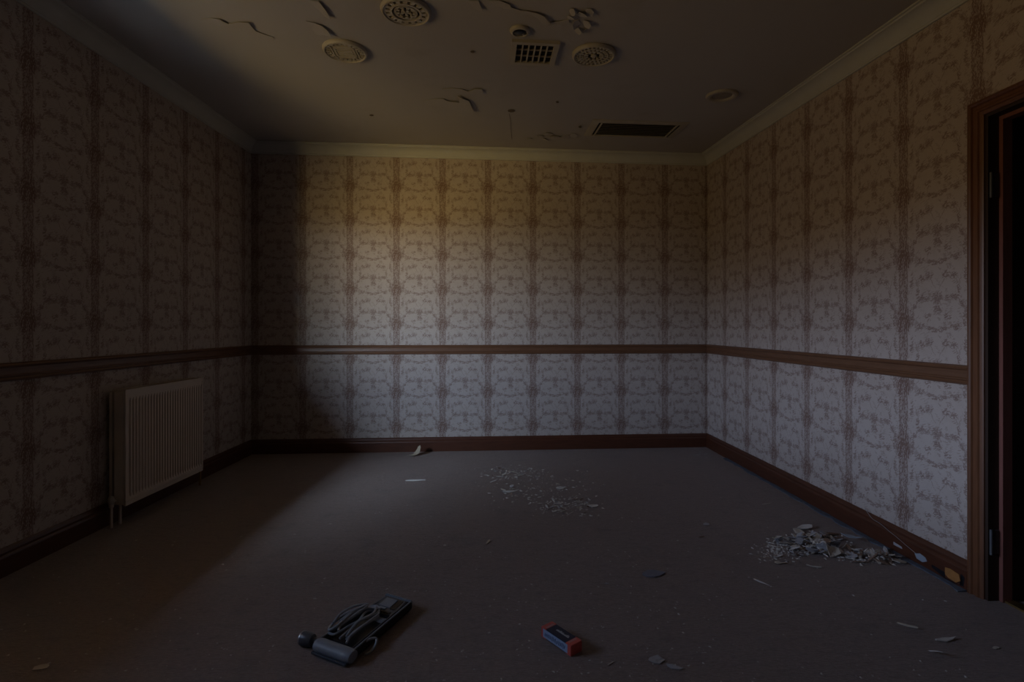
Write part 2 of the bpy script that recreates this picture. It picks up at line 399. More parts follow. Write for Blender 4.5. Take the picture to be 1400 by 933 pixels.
# mouldings -----------------------------------------------------------------
def moulding(name, a, b, ma, mb, prof, mat, label, cat, zf=None, seg=1, kind='structure', smooth=False):
    """prof: (distance from wall, height); closed outline. zf(x,y) adds to heights"""
    m = MB(); rings = []
    for i in range(seg + 1):
        t = i / seg; base = a + (b - a) * t; mv = ma + (mb - ma) * t
        if 0 < t < 1: mv = None
        ring = []
        for dd, z in prof:
            pa, pb = a + ma * dd, b + mb * dd; p = pa + (pb - pa) * t
            ring.append((p.x, p.y, z + (zf(base.x, base.y) if zf else 0)))
        rings.append(ring)
    m.loft(rings); o = m.build(name, mat, smooth=smooth)
    if label: tag(o, label, cat, kind=kind)
    return o
SK = [(0, 0), (.019, 0), (.019, .082), (.017, .088), (.013, .094), (.013, .104), (.008, .116), (.003, .124), (0, .124)]
DR = [(0, .857), (.008, .857), (.014, .861), (.016, .868), (.013, .874), (.017, .879), (.017, .883), (.012, .888), (.011, .902), (.012, .917), (.018, .922), (.020, .928), (.017, .934), (.008, .939), (0, .939)]
CN = [(0, -.088), (.010, -.088), (.013, -.082), (.011, -.076), (.016, -.070), (.024, -.052), (.036, -.036), (.052, -.024), (.070, -.017), (.076, -.016), (.080, -.010), (.090, -.008), (.090, .03), (0, .03)]
casing_far = wall_hit(1328, BR, FR)
near_casing = casing_far + (FR - BR).normalized() * (DOOR_W + .13)
NR = N_RIGHT
for nm, a, b, ma, mb, side in (('back', BL, BR, M_BL, M_BR, 'far'), ('right', BR, casing_far, M_BR, NR, 'right'), ('left', FL, BL, M_FL, M_BL, 'left'), ('front', FR, FL, M_FR, M_FL, 'near')):
    o = moulding('baseboard_' + nm, a, b, ma, mb, SK, SKIRT, 'dark red-brown wooden skirting board along the %s wall' % side, 'skirting')
    if nm == 'right': baseboard_right = o
moulding('baseboard_door', near_casing, FR, NR, M_FR, SK, SKIRT, 'short skirting board on the near side of the doorway', 'skirting')
i = 0
for a, b, ma, mb, lab in ((BL, BR, M_BL, M_BR, 'brown moulded dado rail across the far wall'), (BR, casing_far, M_BR, NR, 'brown moulded dado rail along the right wall'),
                          (FL, BL, M_FL, M_BL, 'dark dado rail along the left wall above the radiator'), (FR, FL, M_FR, M_FL, 'dado rail on the wall behind the viewpoint'), (near_casing, FR, NR, M_FR, 'short dado rail on the near side of the doorway')):
    i += 1
    moulding('trim_%d' % i, a, b, ma, mb, DR, DADO, lab, 'dado rail', seg=1)
for a, b, ma, mb, lab in ((BL, BR, M_BL, M_BR, 'cream coved cornice above the far wall'), (BR, FR, M_BR, M_FR, 'cream coved cornice above the right wall'),
                          (FL, BL, M_FL, M_BL, 'shadowed coved cornice above the left wall'), (FR, FL, M_FR, M_FL, 'coved cornice above the wall behind the viewpoint')):
    i += 1; moulding('trim_%d' % i, a, b, ma, mb, CN, CORNICE, lab, 'cornice', zf=zc, seg=12, smooth=True)

# window in the left wall (source of the daylight) ------------------------------
win = struct(empty('window_1', (-2.252, (WIN_Y0 + WIN_Y1) / 2, WIN_Z0)), 'white framed window in the left wall near the viewpoint', 'window')
hw = (WIN_Y1 - WIN_Y0) / 2; hh = WIN_Z1 - WIN_Z0; fx = -WALL_T + .01
m = MB()
for lo, hi in (((fx, -hw, 0), (fx + .05, -hw + .05, hh)), ((fx, hw - .05, 0), (fx + .05, hw, hh)), ((fx, -hw + .05, 0), (fx + .05, hw - .05, .05)), ((fx, -hw + .05, hh - .05), (fx + .05, hw - .05, hh))): m.box(lo, hi)
m.build('window_frame', FRAMEW, win)
m = MB(); m.box((fx + .05, -hw, -.001), (.03, hw, .012)); m.build('window_sill', SKIRT, win, bevel=.003)
m = MB(); m.box((fx + .01, -.015, .05), (fx + .04, .015, hh - .05)); m.build('mullion', FRAMEW, win)
for s_ in (-1, 1):
    y0, y1 = sorted((s_ * .015, s_ * (hw - .05)))
    m = MB(); m.box((fx + .022, y0, .05), (fx + .026, y1, hh - .05)); m.build('pane', GLASS, win)

# added out of view beyond the window: slab, overhang and wall blocking light
BLOCK_DARK = simple('light_blocker_dark', (.045, .040, .032), .9, .2, 6); BLOCK_BROWN = simple('light_blocker_brown', (.16, .12, .09), .9, .2, 6)
m = MB(); m.box((-4.2, -4.0, -.30), (-2.42, 5.0, -.15)); struct(m.build('floor_light_blocker', BLOCK_DARK), 'added dark slab outside the window blocking steep ground light', 'added_slab')
m = MB(); m.box((-3.40, -4.0, 2.30), (-2.42, 5.0, 2.42)); struct(m.build('ceiling_light_blocker', BLOCK_BROWN), 'added low overhang outside the window blocking high sky light', 'added_overhang')
m = MB(); m.box((-4.6, 2.45, -.15), (-2.42, 2.60, 2.30)); struct(m.build('wall_light_blocker', BLOCK_BROWN), 'added side wall beyond the window blocking sidelong light', 'wall')

# doorway in the right wall -----------------------------------------------------
dR = (FR - BR).normalized(); ang = math.atan2(dR.y, dR.x)            # local x runs along the wall towards the viewer
far_j = BR + dR * U_DOOR0
door = struct(empty('door_1', (far_j.x, far_j.y, 0), ang), 'open dark doorway in the right wall with red-brown wooden casing', 'doorway')
# local: x along wall to the viewer, y: sign so that +y is into the room
iy = 1 if Vector((-math.sin(ang), math.cos(ang))).dot(NR) > 0 else -1
def yy(v): return v * iy
def bx(m, x0, x1, y0, y1, z0, z1):
    ya, yb = sorted((yy(y0), yy(y1))); return m.box((x0, ya, z0), (x1, yb, z1))
casw = U_DOOR0 - (casing_far - BR).length
CP = [(0, 0), (0, .018), (.010, .022), (.016, .018), (.020, .012), (.032, .012), (.036, .016), (.044, .016), (.048, .011), (.056, .009), (casw, .006), (casw, 0)]  # across the casing from its outer edge
def casing(name, p0, p1, along_x):
    m = MB(); rings = []
    for end in (0, 1):
        ring = []
        for w_, th in CP:
            inn = w_
            if along_x:   # head: outer edge at top
                z = DOOR_H + casw - inn; x = (-casw + inn) if end == 0 else (DOOR_W + casw - inn); ring.append((x, yy(th), z))
            else:
                x = p0 + (inn if p1 > 0 else -inn); z = 0 if end == 0 else DOOR_H + casw - inn; ring.append((x, yy(th), z))
        rings.append(ring)
    m.loft(rings); return m.build(name, CASING, door)
casing('casing', -casw, 1, False); casing('casing', DOOR_W + casw, -1, False); casing('casing', 0, 0, True)
JT = .012
JAMB = simple('jamb_wood_shaded', (.035, .018, .011), .6, .3, 14, stretch=(6, 6, .6))  # wood colour darkened to stand for the shade inside the reveal
HINGE = simple('dark_hinge_steel', (.10, .10, .105), .5, .3, 40)
m = MB(); bx(m, -.001, JT, 0, -WALL_T, 0, DOOR_H); m.build('jamb', JAMB, door)
m = MB(); bx(m, DOOR_W - JT, DOOR_W + .001, 0, -WALL_T, 0, DOOR_H); m.build('jamb', JAMB, door)
m = MB(); bx(m, JT, DOOR_W - JT, 0, -WALL_T, DOOR_H - JT, DOOR_H + .001); m.build('jamb', JAMB, door)
m = MB(); bx(m, JT, JT + .016, -.046, -.085, 0, DOOR_H - JT); m.build('door_stop', STOPW, door)
m = MB(); bx(m, DOOR_W - JT - .016, DOOR_W - JT, -.046, -.085, 0, DOOR_H - JT); m.build('door_stop', STOPW, door)
m = MB(); bx(m, JT + .016, DOOR_W - JT - .016, -.046, -.085, DOOR_H - JT - .016, DOOR_H - JT); m.build('door_stop', STOPW, door)
for z in (.19, 1.62):
    m = MB(); bx(m, JT, JT + .003, -.012, -.042, z, z + .095)
    for k in range(3): bx(m, JT + .003, JT + .0045, -.024, -.030, z + .015 + k * .03, z + .021 + k * .03)
    m.tube([(JT + .004, yy(-.009), z - .003), (JT + .004, yy(-.009), z + .098)], .005, 10)
    h = m.build('hinge', HINGE, door); h['label'] = 'bare hinge leaf'
m = MB(); bx(m, JT, DOOR_W - JT, -.055, -.095, 0, .008); m.build('threshold', BRASS, door)
# dark hall beyond the door
hx0 = 2.05
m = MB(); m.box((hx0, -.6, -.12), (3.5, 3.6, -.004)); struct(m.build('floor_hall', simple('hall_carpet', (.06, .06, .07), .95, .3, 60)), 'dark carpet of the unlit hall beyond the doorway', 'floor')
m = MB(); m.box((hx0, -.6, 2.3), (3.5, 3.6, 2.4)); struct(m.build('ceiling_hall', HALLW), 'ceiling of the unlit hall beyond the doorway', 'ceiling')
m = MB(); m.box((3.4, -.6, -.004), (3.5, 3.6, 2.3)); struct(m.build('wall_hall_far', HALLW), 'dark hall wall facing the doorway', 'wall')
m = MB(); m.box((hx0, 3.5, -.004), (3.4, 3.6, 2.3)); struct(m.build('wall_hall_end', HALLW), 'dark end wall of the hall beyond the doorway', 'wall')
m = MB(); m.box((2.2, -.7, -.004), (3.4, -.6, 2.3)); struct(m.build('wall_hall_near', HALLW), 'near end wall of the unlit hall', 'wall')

# marks on the right skirting ---------------------------------------------------
def skirt_pt(px, py, proud=.0195):
    off = N_RIGHT * proud; q = wall_hit(px, BR + off, FR + off)
    return Vector((q.x, q.y, CAMH + (HY - py) / F * q.y))
def slab_on_skirt(name, pts, th, mat, base=.0185):
    m = MB(); out = []
    for px, py in pts: out.append(skirt_pt(px, py, base))
    n3 = Vector((N_RIGHT.x, N_RIGHT.y, 0)); m.loft([out, [p + n3 * th for p in out]]); return m.build(name, mat, baseboard_right)
slab_on_skirt('bare_wood_patch', [(1293, 776), (1300, 778), (1312, 786), (1314, 795), (1308, 797), (1297, 790), (1293, 785)], .004, ORANGE)['label'] = 'splintered bare orange wood'
slab_on_skirt('paint_chip', [(1251, 757), (1258, 757), (1266, 763), (1268, 768), (1262, 769), (1254, 764)], .003, BLUEP)['label'] = 'pale blue paint chip'
slab_on_skirt('paint_scrape', [(1222, 741), (1233, 748), (1234, 751), (1222, 745)], .002, FLAKES[2])['label'] = 'pale scrape'
slab_on_skirt('split', [(1274, 772), (1292, 783), (1292, 791), (1312, 800), (1318, 800), (1319, 790), (1314, 785), (1318, 803), (1300, 796), (1274, 776)], .001, BLACKP)
m = MB(); m.tube([skirt_pt(*p, .022) for p in ((1182, 694), (1186, 701), (1193, 710), (1203, 716), (1216, 727), (1226, 735), (1240, 747), (1252, 757))], .0011, 6, 3)
tag(m.build('loose_wire', simple('pale_wire', (.38, .36, .36), .6)), 'thin pale wire trailing down the right skirting board', 'wire')
off = N_RIGHT * .020; off2 = N_RIGHT * .046
a0 = along(BR, FR, 4.4); a1 = casing_far
m = MB(); NS = 40; rings = []
for k in range(NS + 1):
    t = k / NS; p = a0 + (a1 - a0) * t; wv = N_RIGHT * (.050 + random.uniform(-.010, .010)); h = .006 + random.uniform(-.001, .002)
    rings.append([(p + off).to_3d() + Vector((0, 0, .0005)), (p + wv).to_3d() + Vector((0, 0, .0005)), (p + wv * .95).to_3d() + Vector((0, 0, h * .6)), (p + off).to_3d() + Vector((0, 0, h))])
m.loft(rings); tag(m.build('carpet_edge_strip', EDGE), 'narrow dusty blue-grey strip along the foot of the right skirting', 'edge strip')

# ------------------------------------------------------------------ radiator on the left wall
wl = wall_hit(150, FL, BL)
def left_x(y): return along(FL, BL, y).x
RY0, RY1, RZ0, RZ1 = 2.905, 3.634, .108, .750
rx = left_x(3.27)
rad = tag(empty('radiator', (rx, (RY0 + RY1) / 2, 0)), 'cream ribbed panel radiator mounted low on the left wall', 'radiator')
hl = (RY1 - RY0) / 2; D0, D1 = .028, .120
# front panel with pressed vertical channels
m = MB(); NCH = 28; y_in0, y_in1 = -hl + .02, hl - .012; zs = [RZ0 + .035, RZ0 + .055, RZ1 - .06, RZ1 - .045]
prof = []
for k in range(NCH):
    y0 = y_in0 + (y_in1 - y_in0) * k / NCH; w_ = (y_in1 - y_in0) / NCH
    prof += [(y0, 0), (y0 + w_ * .22, 0), (y0 + w_ * .36, 1), (y0 + w_ * .72, 1), (y0 + w_ * .86, 0)]
prof.append((y_in1, 0))
rows = []
for z, dep in ((RZ0 + .02, 0), (RZ0 + .04, 0), (RZ0 + .06, .007), (RZ1 - .065, .007), (RZ1 - .045, 0), (RZ1 - .02, 0)):
    rows.append([(D1 - .001 - dep * d_, y, z) for y, d_ in prof])
m.loft(rows, closed=False); 
m.box((D1 - .012, y_in0, RZ0 + .02), (D1 - .010, y_in1, RZ1 - .02))
m.build('front_panel', RAD, rad)
m = MB(); m.box((D1 - .012, -hl, RZ0), (D1, hl, RZ0 + .022)); m.box((D1 - .014, -hl, RZ0 + .0221), (D1 + .002, hl, RZ0 + .028)); m.build('bottom_rail', RAD, rad, bevel=.002)
m = MB(); m.box((D1 - .012, -hl, RZ1 - .024), (D1, hl, RZ1 - .006)); m.build('top_rail', RAD, rad, bevel=.002)
m = MB(); m.box((D1 - .010, -hl, RZ0 + .022), (D1, -hl + .02, RZ1 - .024)); m.build('edge_strip', RAD, rad)
m = MB(); m.box((D1 - .010, hl - .012, RZ0 + .022), (D1, hl, RZ1 - .024)); m.build('edge_strip', RAD, rad)
for s_ in (-1, 1):
    y0, y1 = sorted((s_ * hl, s_ * (hl - .003)))
    m = MB(); m.box((D0 + .03, y0, RZ0 + .008), (D1 - .013, y1, RZ1 - .008)); m.box((D0 + .028, y0 - s_ * .002 if s_ < 0 else y0, RZ0 + .008), (D0 + .034, y1, RZ1 - .008)); m.build('side_panel', RAD, rad)
m = MB(); m.box((D0, -hl, RZ0 + .01), (D0 + .014, hl, RZ1 - .01)); m.build('back_panel', RAD, rad, bevel=.003)
m = MB()
m.box((D0 + .014, -hl, RZ1 - .006), (D0 + .022, hl, RZ1)); m.box((D1 - .008, -hl, RZ1 - .006), (D1, hl, RZ1))
for k in range(36):
    y = -hl + (k + .5) * 2 * hl / 36; m.box((D0 + .022, y - .004, RZ1 - .005), (D1 - .008, y + .004, RZ1 - .001))
m.build('top_grille', RAD, rad)
for s_ in (-.7, .7):
    m = MB(); m.box((0, s_ * hl - .02, .2), (D0, s_ * hl + .02, .68)); m.build('bracket', RAD, rad)
m = MB(); m.lathe([(.007, .0), (.007, .11), (.012, .112), (.012, .13)], 12, Matrix.Translation((D0 + .035, -hl - .028, 0))); m.build('pipe', RAD, rad, smooth=True)
m = MB(); m.lathe([(.014, 0), (.016, .008), (.016, .030), (.012, .040), (.006, .044)], 14, Matrix.Translation((D0 + .035, -hl - .028, .130)))
m.tube([(D0 + .035, -hl - .028, .140), (D0 + .035, -hl + .002, .140)], .008, 10); m.build('valve', FIXT, rad, smooth=True)
m = MB(); m.lathe([(.007, .0), (.007, .12)], 12, Matrix.Translation((D0 + .04, -hl + .03, 0))); m.build('pipe', RAD, rad, smooth=True)
m = MB(); m.lathe([(.007, .0), (.007, .10), (.012, .102), (.013, .14), (.009, .15)], 12, Matrix.Translation((D0 + .06, hl + .018, 0)))
m.tube([(D0 + .06, hl + .018, .125), (D0 + .06, hl - .004, .125)], .007, 10); m.build('lockshield_valve', BRASS, rad, smooth=True)

# ------------------------------------------------------------------ ceiling fixtures
TILT = math.radians(3.0)
def ceil_mount(name, px, py, rz=TILT):
    p = on_ceiling(px, py); o = empty(name, p, rz)
    dzx = (zc(p.x + .1, p.y) - zc(p.x - .1, p.y)) / .2; dzy = (zc(p.x, p.y + .1) - zc(p.x, p.y - .1)) / .2
    nrm = Vector((-dzx, -dzy, 1)).normalized(); q = nrm.to_track_quat('Z', 'Y').to_matrix()
    xa = Vector((math.cos(rz), math.sin(rz), 0)); xa = (xa - nrm * xa.dot(nrm)).normalized(); ya = nrm.cross(xa)
    M = Matrix((xa, ya, nrm)).transposed().to_4x4(); M.translation = p; o.matrix_world = M
    return o
def arc_bar(m, r0, r1, a0, a1, z0, z1, n=6):
    rings = []
    for k in range(n + 1):
        a = a0 + (a1 - a0) * k / n; c, s_ = math.cos(a), math.sin(a)
        rings.append([(r0 * c, r0 * s_, z0), (r1 * c, r1 * s_, z0), (r1 * c, r1 * s_, z1), (r0 * c, r0 * s_, z1)])
    m.loft(rings)
def round_vent(px, py, r, style, label):
    o = tag(ceil_mount('round_vent', px, py), label, 'vent', 'round ornamental ceiling vents')
    m = MB(); m.lathe([(r * .84, .0), (r * .98, .0), (r, -.004), (r * .99, -.012), (r * .95, -.020), (r * .90, -.022), (r * .86, -.018), (r * .84, -.010)], 48); 
    # close the ring
    n = 48; k = len(m.v) // n
    m.f = m.f[:-2]; m.mi = m.mi[:-2]
    m.f += [((k - 1) * n + j, (k - 1) * n + (j + 1) % n, (j + 1) % n, j) for j in range(n)]; m.mi += [0] * n
    m.build('rim', FIXT, o, smooth=True)
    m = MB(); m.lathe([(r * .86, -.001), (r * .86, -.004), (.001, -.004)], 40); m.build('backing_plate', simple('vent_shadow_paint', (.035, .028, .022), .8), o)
    m = MB(); z0, z1 = -.004, -.017
    if style == 0:
        for k in range(16):
            a = 2 * math.pi * k / 16; arc_bar(m, r * .60, r * .86, a, a + .22, z0, z1, 2)
        arc_bar(m, r * .80, r * .87, 0, 2 * math.pi, z0, z1, 40); arc_bar(m, r * .54, r * .63, 0, 2 * math.pi, z0, z1 - .002, 40)
        for k in range(9):
            a = 2 * math.pi * k / 9; arc_bar(m, r * .27, r * .46, a, a + .36, z0, z1, 3)
        arc_bar(m, r * .38, r * .46, 0, 2 * math.pi, z0, z1, 32)
        for k in range(5):
            a = 2 * math.pi * k / 5; arc_bar(m, r * .04, r * .2, a, a + .6, z0, z1, 3)
    elif style == 1:
        for k in range(-1, 2): m.box((-r * .34, k * r * .17 - r * .05, z1), (r * .34, k * r * .17 + r * .05, z0))
        for s_ in (-1, 1):
            m.box((s_ * r * .42 - r * .05, -r * .34, z1), (s_ * r * .42 + r * .05, r * .34, z0)); m.box((s_ * r * .55 - r * .035, -r * .42, z1), (s_ * r * .55 + r * .035, r * .42, z0))
            m.box((-r * .45, s_ * r * .36 - r * .04, z1), (r * .45, s_ * r * .36 + r * .04, z0)); m.box((-r * .40, s_ * r * .49 - r * .035, z1), (r * .40, s_ * r * .49 + r * .035, z0))
        for k in range(22):
            a = 2 * math.pi * k / 22; arc_bar(m, r * .64, r * .86, a, a + .15, z0, z1, 2)
        arc_bar(m, r * .76, r * .80, 0, 2 * math.pi, z0, z1, 40)
    else:
        for j, (q0, q1) in enumerate(((.70, .87), (.48, .64), (.27, .42))):
            nn = (26, 18, 10)[j]
            for k in range(nn):
                a = 2 * math.pi * (k + .5 * (j % 2)) / nn; arc_bar(m, r * q0, r * q1, a, a + 3.4 / nn, z0, z1, 2)
            arc_bar(m, r * (q1 - .03), r * (q1 + .03), 0, 2 * math.pi, z0, z1 - .001, 36)
        m.lathe([(r * .14, z0), (r * .14, z1), (r * .05, z1 - .004)], 16)
    m.build('grille', FIXT, o)
    return o
round_vent(555, 13, .121, 0, 'round ornamental ceiling vent cut off by the top of the photo')
round_vent(472, 68, .122, 1, 'leftmost round ceiling vent with a barred rectangle in its middle')
round_vent(812, 73, .121, 2, 'round ceiling vent with concentric rings right of the square grille')
# square grille
o = tag(ceil_mount('square_ceiling_vent', 730, 71), 'square cream ceiling grille with dark slots beside the small detector', 'vent')
h = .128
m = MB()
def frame(m, hx, hy, wx, wy, z0, z1):
    m.box((-hx, -hy, z1), (-hx + wx, hy, z0)); m.box((hx - wx, -hy, z1), (hx, hy, z0)); m.box((-hx + wx, -hy, z1), (hx - wx, -hy + wy, z0)); m.box((-hx + wx, hy - wy, z1), (hx - wx, hy, z0))
frame(m, h, h, .028, .026, .002, -.016); m.build('frame', FIXT, o)
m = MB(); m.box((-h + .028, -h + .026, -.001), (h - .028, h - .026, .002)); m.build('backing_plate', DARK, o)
for k in range(5):
    x = -h + .028 + (k + 1) * (2 * h - .056) / 6; m = MB(); m.box((x - .0035, -h + .026, -.012), (x + .0035, h - .026, -.001)); m.build('slat', FIXT, o)
for y in (-.034, .034):
    m = MB(); m.box((-h + .028, y - .003, -.0095), (h - .028, y + .003, -.0015)); m.build('cross_bar', FIXT2, o)
# detector
o = tag(ceil_mount('smoke_detector', 711, 41), 'small round dome detector on the ceiling next to the square grille', 'detector')
m = MB(); m.lathe([(.052, .001), (.053, -.004), (.051, -.010), (.045, -.016), (.038, -.017), (.034, -.010), (.001, -.009)], 36); m.build('housing', FIXT, o, smooth=True)
m = MB(); m.lathe([(.033, -.0095), (.030, -.015), (.020, -.019), (.001, -.020)], 24); m.build('sensor_dome', BLACKP, o, smooth=True)
m = MB(); m.lathe([(.006, -.014), (.006, -.022), (.003, -.025), (.001, -.0255)], 12, Matrix.Translation((.018, .004, 0))); m.build('indicator', METAL, o, smooth=True)
# recessed light ring
o = tag(ceil_mount('ceiling_light', 987, 130), 'shallow round recessed ceiling light near the right cornice', 'light')
m = MB(); r = .100; m.lathe([(r, .001), (r, -.006), (r * .94, -.014), (r * .78, -.016), (r * .68, -.010), (r * .64, -.002)], 40); m.build('trim_ring', FIXT, o, smooth=True)
m = MB(); m.lathe([(r * .64, -.001), (r * .64, -.003), (r * .4, -.006), (.001, -.007)], 32); m.build('diffuser', simple('dusty_diffuser', (.30, .26, .22), .6), o, smooth=True)
# air-conditioning diffuser
pn = on_ceiling(808, 160); pf = on_ceiling(793, 190); pr = on_ceiling(944, 166)
c = (on_ceiling(793, 190) + on_ceiling(944, 166)) / 2
o = tag(ceil_mount('air_diffuser', 868, 176.5), 'rectangular louvred air diffuser on the ceiling near the far wall', 'vent')
hx, hy = .365, .185
m = MB()
# sloping frame: outer edge on the ceiling, inner lip dropped
oz, iz = .001, -.012
outer = [(-hx, -hy), (hx, -hy), (hx, hy), (-hx, hy)]; inner = [(-hx + .042, -hy + .032), (hx - .042, -hy + .032), (hx - .042, hy - .032), (-hx + .042, hy - .032)]
inner2 = [(-hx + .052, -hy + .040), (hx - .052, -hy + .040), (hx - .052, hy - .040), (-hx + .052, hy - .040)]
rings = [[(x, y, oz) for x, y in outer], [(x, y, -.006) for x, y in outer], [(x, y, iz) for x, y in inner], [(x, y, iz) for x, y in inner2], [(x, y, oz) for x, y in inner2]]
m.loft(rings, caps=False)
for j in range(4): m.add([rings[4][j], rings[4][(j + 1) % 4], rings[0][(j + 1) % 4], rings[0][j]], [(0, 1, 2, 3)])
m.build('frame', FIXT, o)
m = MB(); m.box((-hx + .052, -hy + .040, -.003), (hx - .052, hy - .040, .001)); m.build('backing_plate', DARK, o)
nl = 8
for k in range(nl):
    y = -hy + .040 + (k + .5) * (2 * hy - .08) / nl
    Mx = Matrix.Translation((0, y, -.008)) @ Matrix.Rotation(math.radians(24), 4, 'X')
    m = MB(); m.box((-hx + .085, -.011, -.001), (hx - .085, .011, .001), Mx); m.build('louvre', FIXT2, o)
for s_ in (-1, 1):
    m = MB(); m.box((s_ * (hx - .076) - .005, -hy + .040, -.013), (s_ * (hx - .076) + .005, hy - .040, -.003)); m.build('end_bar', FIXT, o)

# peeling paint on the ceiling ---------------------------------------------------
def peel(pts, drop=.012, hang=(1, 0), name='peeling_paint', th=.002, mat=None):
    P = [on_ceiling(*p) for p in pts]; c = sum(P, Vector()) / len(P)
    hv = Vector((hang[0], hang[1], 0)).normalized(); dd = [(p - c).dot(hv) for p in P]; lo, hi = min(dd), max(dd)
    low = []
    for p, d_ in zip(P, dd):
        t = (d_ - lo) / max(1e-6, hi - lo); low.append(p - Vector((0, 0, .0035 + drop * t ** 1.5)))
    m = MB(); m.loft([low, [p + Vector((0, 0, th)) for p in low]]); o = m.build(name, mat or CEIL, ceiling); return o
peel([(276, 26), (288, 23), (300, 24), (312, 31), (326, 28), (340, 28), (349, 41), (362, 46), (374, 50), (374, 53), (352, 48), (330, 41), (305, 35), (286, 30)], .010, (.4, -1))
peel([(424, 0), (436, 0), (445, 10), (452, 22), (444, 20), (436, 12), (430, 8)], .014, (1, .2))
peel([(418, 28), (430, 30), (440, 33), (447, 38), (454, 47), (444, 45), (432, 46), (427, 39)], .014, (1, .4))
peel([(605, 121), (618, 120), (632, 121), (640, 124), (650, 120), (659, 120), (661, 127), (650, 126), (640, 128), (625, 126), (610, 127)], .008, (1, 0))
peel([(579, 138), (592, 135), (606, 134), (613, 137), (628, 138), (626, 129), (634, 133), (641, 135), (645, 143), (648, 150), (634, 150), (620, 149), (614, 143), (606, 141), (592, 142)], .016, (1, .1))
peel([(640, 0), (654, 0), (660, 12), (655, 11), (648, 10), (644, 5)], .010, (.3, 1))
peel([(668, 0), (684, 0), (697, 4), (700, 9), (688, 8), (676, 5)], .012, (.3, 1))
peel([(696, 8), (712, 13), (724, 14), (735, 16), (745, 20), (752, 29), (742, 28), (734, 21), (720, 18), (704, 14)], .016, (.4, 1))
peel([(752, 29), (768, 28), (778, 25), (778, 30), (764, 32), (750, 32)], .006, (0, 1))
rp = random.Random(7)
for (x, y, s_) in ((780, 22, 7), (788, 30, 8), (796, 18, 8), (802, 30, 7), (790, 40, 5), (800, 40, 5), (806, 14, 7), (783, 14, 5)):
    n_ = 6; pts = [(x + s_ * (.6 + .5 * rp.random()) * math.cos(2 * math.pi * k / n_), y + s_ * .75 * (.6 + .5 * rp.random()) * math.sin(2 * math.pi * k / n_)) for k in range(n_)]
    peel(pts, .010 + .008 * rp.random(), (rp.uniform(-.6, 1), rp.uniform(-.8, .8)), 'paint_blister')
for (x, y, s_) in ((724, 189, 4), (738, 186, 6), (750, 183, 6), (760, 187, 7), (774, 186, 7), (784, 184, 5), (745, 190, 4)):
    n_ = 6; pts = [(x + s_ * (.7 + .5 * rp.random()) * math.cos(2 * math.pi * k / n_), y + s_ * .45 * (.6 + .5 * rp.random()) * math.sin(2 * math.pi * k / n_)) for k in range(n_)]
    peel(pts, .006 + .008 * rp.random(), (rp.uniform(-.6, 1), rp.uniform(-.8, .8)), 'paint_blister')
SPOT = simple('brown_stain', (.13, .10, .07), .8)
for (x, y, rx_, ry_) in ((699, 151, 5, 2), (646, 70, 3, 1.6), (508, 157, 3, 1.2), (762, 139, 2, 1.2), (793, 173, 2, 1.5)):
    peel([(x + rx_ * math.cos(a), y + ry_ * math.sin(a)) for a in (k * math.pi / 4 for k in range(8))], .002, (1, 0), 'stain_spot', .001, SPOT)
crk = [(696, 155), (698, 165), (698.5, 178), (700, 190), (697, 196)]
m = MB(); m.tube([on_ceiling(*p) - Vector((0, 0, .001)) for p in crk[:4]], .0012, 5); m.build('hairline_crack', simple('crack_line', (.22, .18, .13), .9), ceiling)

# ------------------------------------------------------------------ abandoned appliance
dev = tag(empty('corded_appliance', (-.520, 1.905, 0), math.radians(-26.4)), 'slate grey plastic appliance with a tangled cord lying on the carpet', 'appliance')
Ld, Wf, Wb, Hd = .350, .168, .128, .040
def wid(y): t = (y + Ld / 2) / Ld; return (Wf + (Wb - Wf) * t) / 2
y0, y1 = -Ld / 2, Ld / 2
m = MB()   # tray base
m.loft([[(-wid(y) + .006, y, .004), (wid(y) - .006, y, .004), (wid(y), y, .014), (-wid(y), y, .014)] for y in (y0, y1)]); m.build('base', BLACKP, dev, bevel=.002)
def rail(name, s_, x0, x1, z0, z1, mat, ya=y0, yb=y1):
    m = MB(); rings = []
    for k in range(9):
        y = ya + (yb - ya) * k / 8; w_ = wid(y); a, b_ = sorted((s_ * (w_ - x0), s_ * (w_ - x1)))
        rings.append([(a, y, z0), (b_, y, z0), (b_, y, z1), (a, y, z1)])
    m.loft(rings); return m.build(name, mat, dev, bevel=.0015)
rail('side_wall', 1, 0, .010, .014, .036, BLACKP); rail('side_rail', 1, .001, .008, .036, .041, PLASTIC2)
rail('inner_rail', 1, .014, .019, .014, .039, PLASTIC)
rail('side_wall', -1, 0, .010, .014, .030, PLASTIC); rail('side_rail', -1, .002, .008, .030, .034, PLASTIC2)
# deck and control panel at the far end
m = MB(); m.loft([[(-wid(y) + .012, y, .014), (wid(y) - .020, y, .014), (wid(y) - .020, y, z), (-wid(y) + .012, y, z)] for y, z in ((-.12, .018), (.055, .020))]); m.build('deck', BLACKP, dev)
m = MB(); m.loft([[(-wid(y) + .012, y, .014), (wid(y) - .020, y, .014), (wid(y) - .020, y, z), (-wid(y) + .012, y, z)] for y, z in ((.070, .030), (.165, .040))]); pan = m.build('control_panel', PLASTIC, dev, bevel=.002)
def on_panel(x0, x1, ya, yb, h_, mat, name):
    m = MB(); zz = lambda y: .030 + (y - .070) / .095 * .010
    m.loft([[(x0, y, zz(y) - .001), (x1, y, zz(y) - .001), (x1, y, zz(y) + h_), (x0, y, zz(y) + h_)] for y in (ya, yb)]); return m.build(name, mat, pan)
on_panel(-.040, .012, .105, .152, .003, PLASTIC2, 'display'); on_panel(.016, .036, .100, .155, .0018, BLACKP, 'button_strip')
on_panel(-.046, .034, .076, .084, .002, BLACKP, 'slot'); on_panel(-.030, .000, .090, .099, .003, PLASTIC2, 'button')
